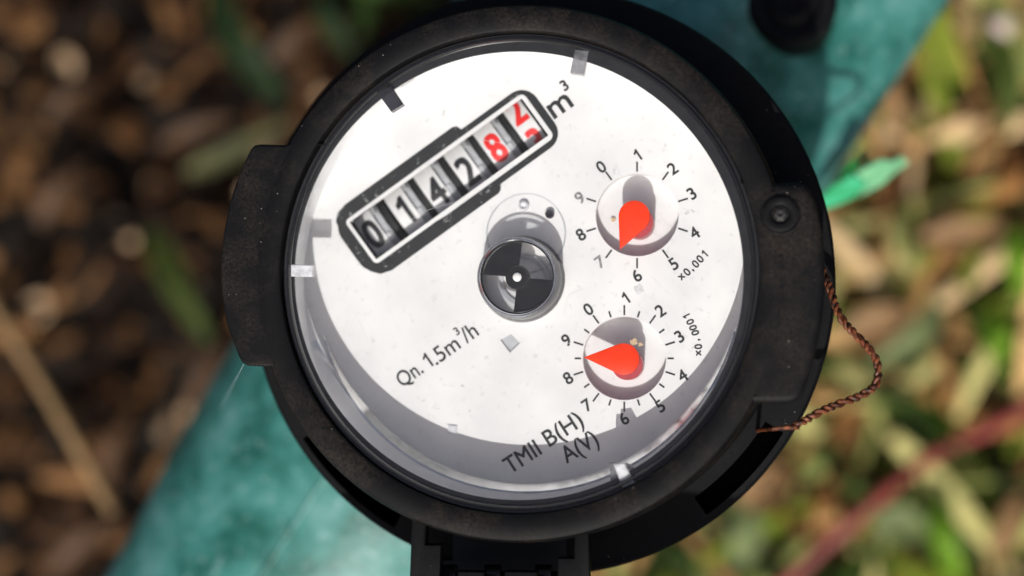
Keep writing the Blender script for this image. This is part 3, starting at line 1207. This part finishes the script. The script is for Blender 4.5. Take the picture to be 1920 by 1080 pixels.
# clear boss beside the indicator with two small pips
bc = P(986, 437, .02)
bm = bmesh.new()
lathe(bm, [(.645, .003), (.65, .012), (.665, .012), (.67, .003)], 64, Matrix.Translation((bc.x, bc.y, 0)), close=True)
boss = bm_obj('boss_ring', bm, 'clear', dial)
for (u, v, r) in ((981, 386, .085), (1030, 401, .075)):
    c = P(u, v, .1)
    bm = bmesh.new()
    lathe(bm, [(r, .003), (r, .07), (r * .6, .1), (r * .5, .06), (0, .05)], 24, Matrix.Translation((c.x, c.y, 0)))
    bm_obj('boss_pip', bm, 'clip' if u < 1000 else 'smoke', boss)

# clear cup: near-side fillet shaped to catch light in the rim shadow, and the window
def cup_prof(a):
    t = math.degrees(a)
    k_ = max(0.02, min(1, (t - 186) / 30, (356 - t) / 30))
    pr = []
    r0 = 3.755 - .29 * k_
    w_ = 3.755 - r0
    x = 0
    zq = .006
    n_ = 12
    for i in range(n_ + 1):
        u_ = i / n_
        pr.append((r0 + w_ * u_, .006 + .62 * k_ * (u_ ** 1.9 * .7 + .3 * u_)))
    return pr


bm = bmesh.new()
ca = [math.radians(186 + 170 * i / 150) for i in range(151)]
rings = []
for a in ca:
    rings.append([bm.verts.new((rr * math.cos(a), rr * math.sin(a), z)) for rr, z in cup_prof(a)])
for A, B in zip(rings, rings[1:]):
    for q in range(len(A) - 1):
        bm.faces.new((A[q], B[q], B[q + 1], A[q + 1]))
bm_obj('clear_cup', bm, 'cup', meter, angle=60)


def clip(pts, z0, z1, mat):
    bm = bmesh.new()
    prism(bm, xy(pts, z1), z0, z1, .015, 1)
    bm_obj('cup_clip', bm, mat, meter, angle=40)


clip([(537, 495), (586, 497), (586, 519), (537, 518)], .90, 1.07, 'clip')
clip([(1078, 92), (1104, 95), (1095, 140), (1069, 136)], .90, 1.07, 'greyclip')
clip([(706, 172), (733, 160), (756, 195), (733, 209)], .90, 1.07, 'smoke')
clip([(1150, 870), (1170, 868), (1191, 905), (1167, 915)], .90, 1.07, 'clip')
clip([(1143, 868), (1152, 868), (1162, 902), (1145, 910)], .7, .95, 'greyclip')
clip([(1172, 868), (1180, 872), (1204, 893), (1193, 901)], .7, .95, 'greyclip')
for nm, r0, r1, z0, z1, aa, ab in (('inner_arc_mirror', 3.43, 3.545, .008, .138, 196, 346), ('outer_arc_mirror', 3.695, 3.735, .60, .641, 228, 318)):  # mirror rings added to throw bright arcs into the rim shadow
    bm = bmesh.new()
    prev_ = None
    for q in range(121):
        t_ = aa + (ab - aa) * q / 120
        a = math.radians(t_)
        kk_ = min(1, (t_ - aa) / 25 + .03, (ab - t_) / 25 + .03)
        rr0 = r1 - (r1 - r0) * kk_
        zz1 = z0 + (z1 - z0) * kk_
        cur = [bm.verts.new((rr * math.cos(a), rr * math.sin(a), z)) for rr, z in ((rr0, z0), ((rr0 + r1) / 2, z0 + (zz1 - z0) * .485), (r1, zz1), (r1 + .03, z0))]
        if prev_:
            for w_ in range(3):
                bm.faces.new((prev_[w_], cur[w_], cur[w_ + 1], prev_[w_ + 1]))
        prev_ = cur
    bm_obj(nm, bm, 'gloss', meter, angle=8)
bm = bmesh.new()
prism(bm, xy([(840, 797), (857, 799), (857, 813), (841, 812)], .02), .008, .03)
bm_obj('dial_fleck', bm, 'clip', dial)
bm = bmesh.new()
disc(bm, 3.81, 1.11, 160)
bm_obj('window', bm, 'glass', meter, False)

for sc_p in ([(1198, 545), (1222, 560), (1262, 578)], [(1040, 690), (1046, 655), (1075, 640)], [(1225, 522), (1240, 538), (1256, 552)], [(640, 560), (668, 590), (690, 640)], [(760, 420), (800, 395), (850, 380)], [(880, 250), (905, 262), (940, 268)]):
    bm = bmesh.new()
    tube(bm, smooth_path([P(u, v, 1.112) for u, v in sc_p], 6), .0022, 5)
    bm_obj('scratch', bm, 'smudge', meter)

# open lid beyond the hinge
bm = bmesh.new()
LT = math.radians(56.3)
hy = P(960, 1130, .3)
lm = Matrix.Translation((hy.x, hy.y - .1, .2)) @ Matrix.Rotation(-LT, 4, 'X')
n = 72
lathe(bm, [(0, 0), (3.9, 0), (4.15, .1), (4.2, .35), (4.1, .35), (4.05, .14), (0, .12)], n, lm @ Matrix.Translation((0, -4.3, 0)))
tv = [bm.verts.new(lm @ Vector((x, y, z))) for x, y in ((-3.4, .3), (3.4, .3), (3.4, -3.6), (-3.4, -3.6)) for z in (-.13, -.01)]  # tongue added to the lid to widen its shade on the flange
for f in ((0, 2, 4, 6), (1, 7, 5, 3), (0, 1, 3, 2), (2, 3, 5, 4), (4, 5, 7, 6), (6, 7, 1, 0)):
    bm.faces.new([tv[q] for q in f])
lid = bm_obj('lid', bm, 'plastic', meter)

# ------------------------------------------------------------------ things beside the meter
wire = empty('seal_wire', 'rusty twisted seal wire looping out from the right side of the meter', 'wire', P(1500, 790, .5))
path = smooth_path([P(1540, 505, -.2), P(1556, 545, .1), P(1582, 597, .3), P(1618, 645, .4), P(1645, 683, .4), P(1645, 715, .45), P(1610, 742, .5), P(1555, 768, .6), P(1500, 792, .75), P(1484, 800, .78)], 22)
wl = Matrix.Translation(-Vector(wire.location))
for ph in (0, PI):
    pts = []
    acc = 0
    for i, p in enumerate(path):
        t = (path[min(i + 1, len(path) - 1)] - path[max(i - 1, 0)]).normalized()
        if i:
            acc += (p - path[i - 1]).length
        x = Vector((0, 0, 1)); x = (x - t * x.dot(t)).normalized(); y = t.cross(x)
        a = acc / .27 * 2 * PI + ph + .5 * math.sin(i * .37)
        pts.append(p + (x * math.cos(a) + y * math.sin(a)) * .036 + Vector((math.sin(i * .11), math.cos(i * .083), 0)) * .02)
    if ph == 0:
        pts += [P(1478, 801, .80), P(1450, 804, .78), P(1426, 806, .5), P(1420, 808, -.6)]
    bm = bmesh.new()
    tube(bm, pts, .035, 8)
    bmesh.ops.transform(bm, matrix=wl, verts=bm.verts)
    bm_obj('strand', bm, 'rust', wire)

sl_o = empty('plastic_sliver', 'torn bright green plastic sliver beside the teal pipe at right', 'plastic piece', P(1600, 340, -7))
wl = Matrix.Translation(-Vector(sl_o.location))


def sliver_part(name, pts, th, mat='sliver'):
    bm = bmesh.new()
    f = bm.faces.new([bm.verts.new(P(*p)) for p in pts])
    bmesh.ops.triangulate(bm, faces=[f])
    bmesh.ops.solidify(bm, geom=list(bm.faces), thickness=th)
    bmesh.ops.transform(bm, matrix=wl, verts=bm.verts)
    bm_obj(name, bm, mat, sl_o, False)


sliver_part('main_strip', [(1515, 395, -6.6), (1560, 345, -6.2), (1600, 325, -6.0), (1625, 340, -6.2), (1600, 368, -6.4), (1560, 385, -6.6)], .06)
sliver_part('pale_edge', [(1604, 322, -5.98), (1650, 296, -5.7), (1672, 300, -5.8), (1692, 291, -5.9), (1702, 302, -6.3), (1676, 320, -6.3), (1652, 342, -6.4), (1607, 366, -6.38), (1628, 340, -6.18)], .06, 'sliver_pale')
sliver_part('folded_flap', [(1575, 330, -6.1), (1598, 300, -5.8), (1618, 278, -6.9), (1634, 300, -7.6), (1622, 322, -6.8)], .06, 'sliver_dark')

bm = bmesh.new()
tube(bm, [P(457, 683, 1.29), P(440, 715, -.2), P(414, 765, -2.4)], 0.0025, 5)
tag(bm_obj('spider_thread', bm, 'thread'), 'single pale spider thread from the left lug down to the pipe', 'spider thread')
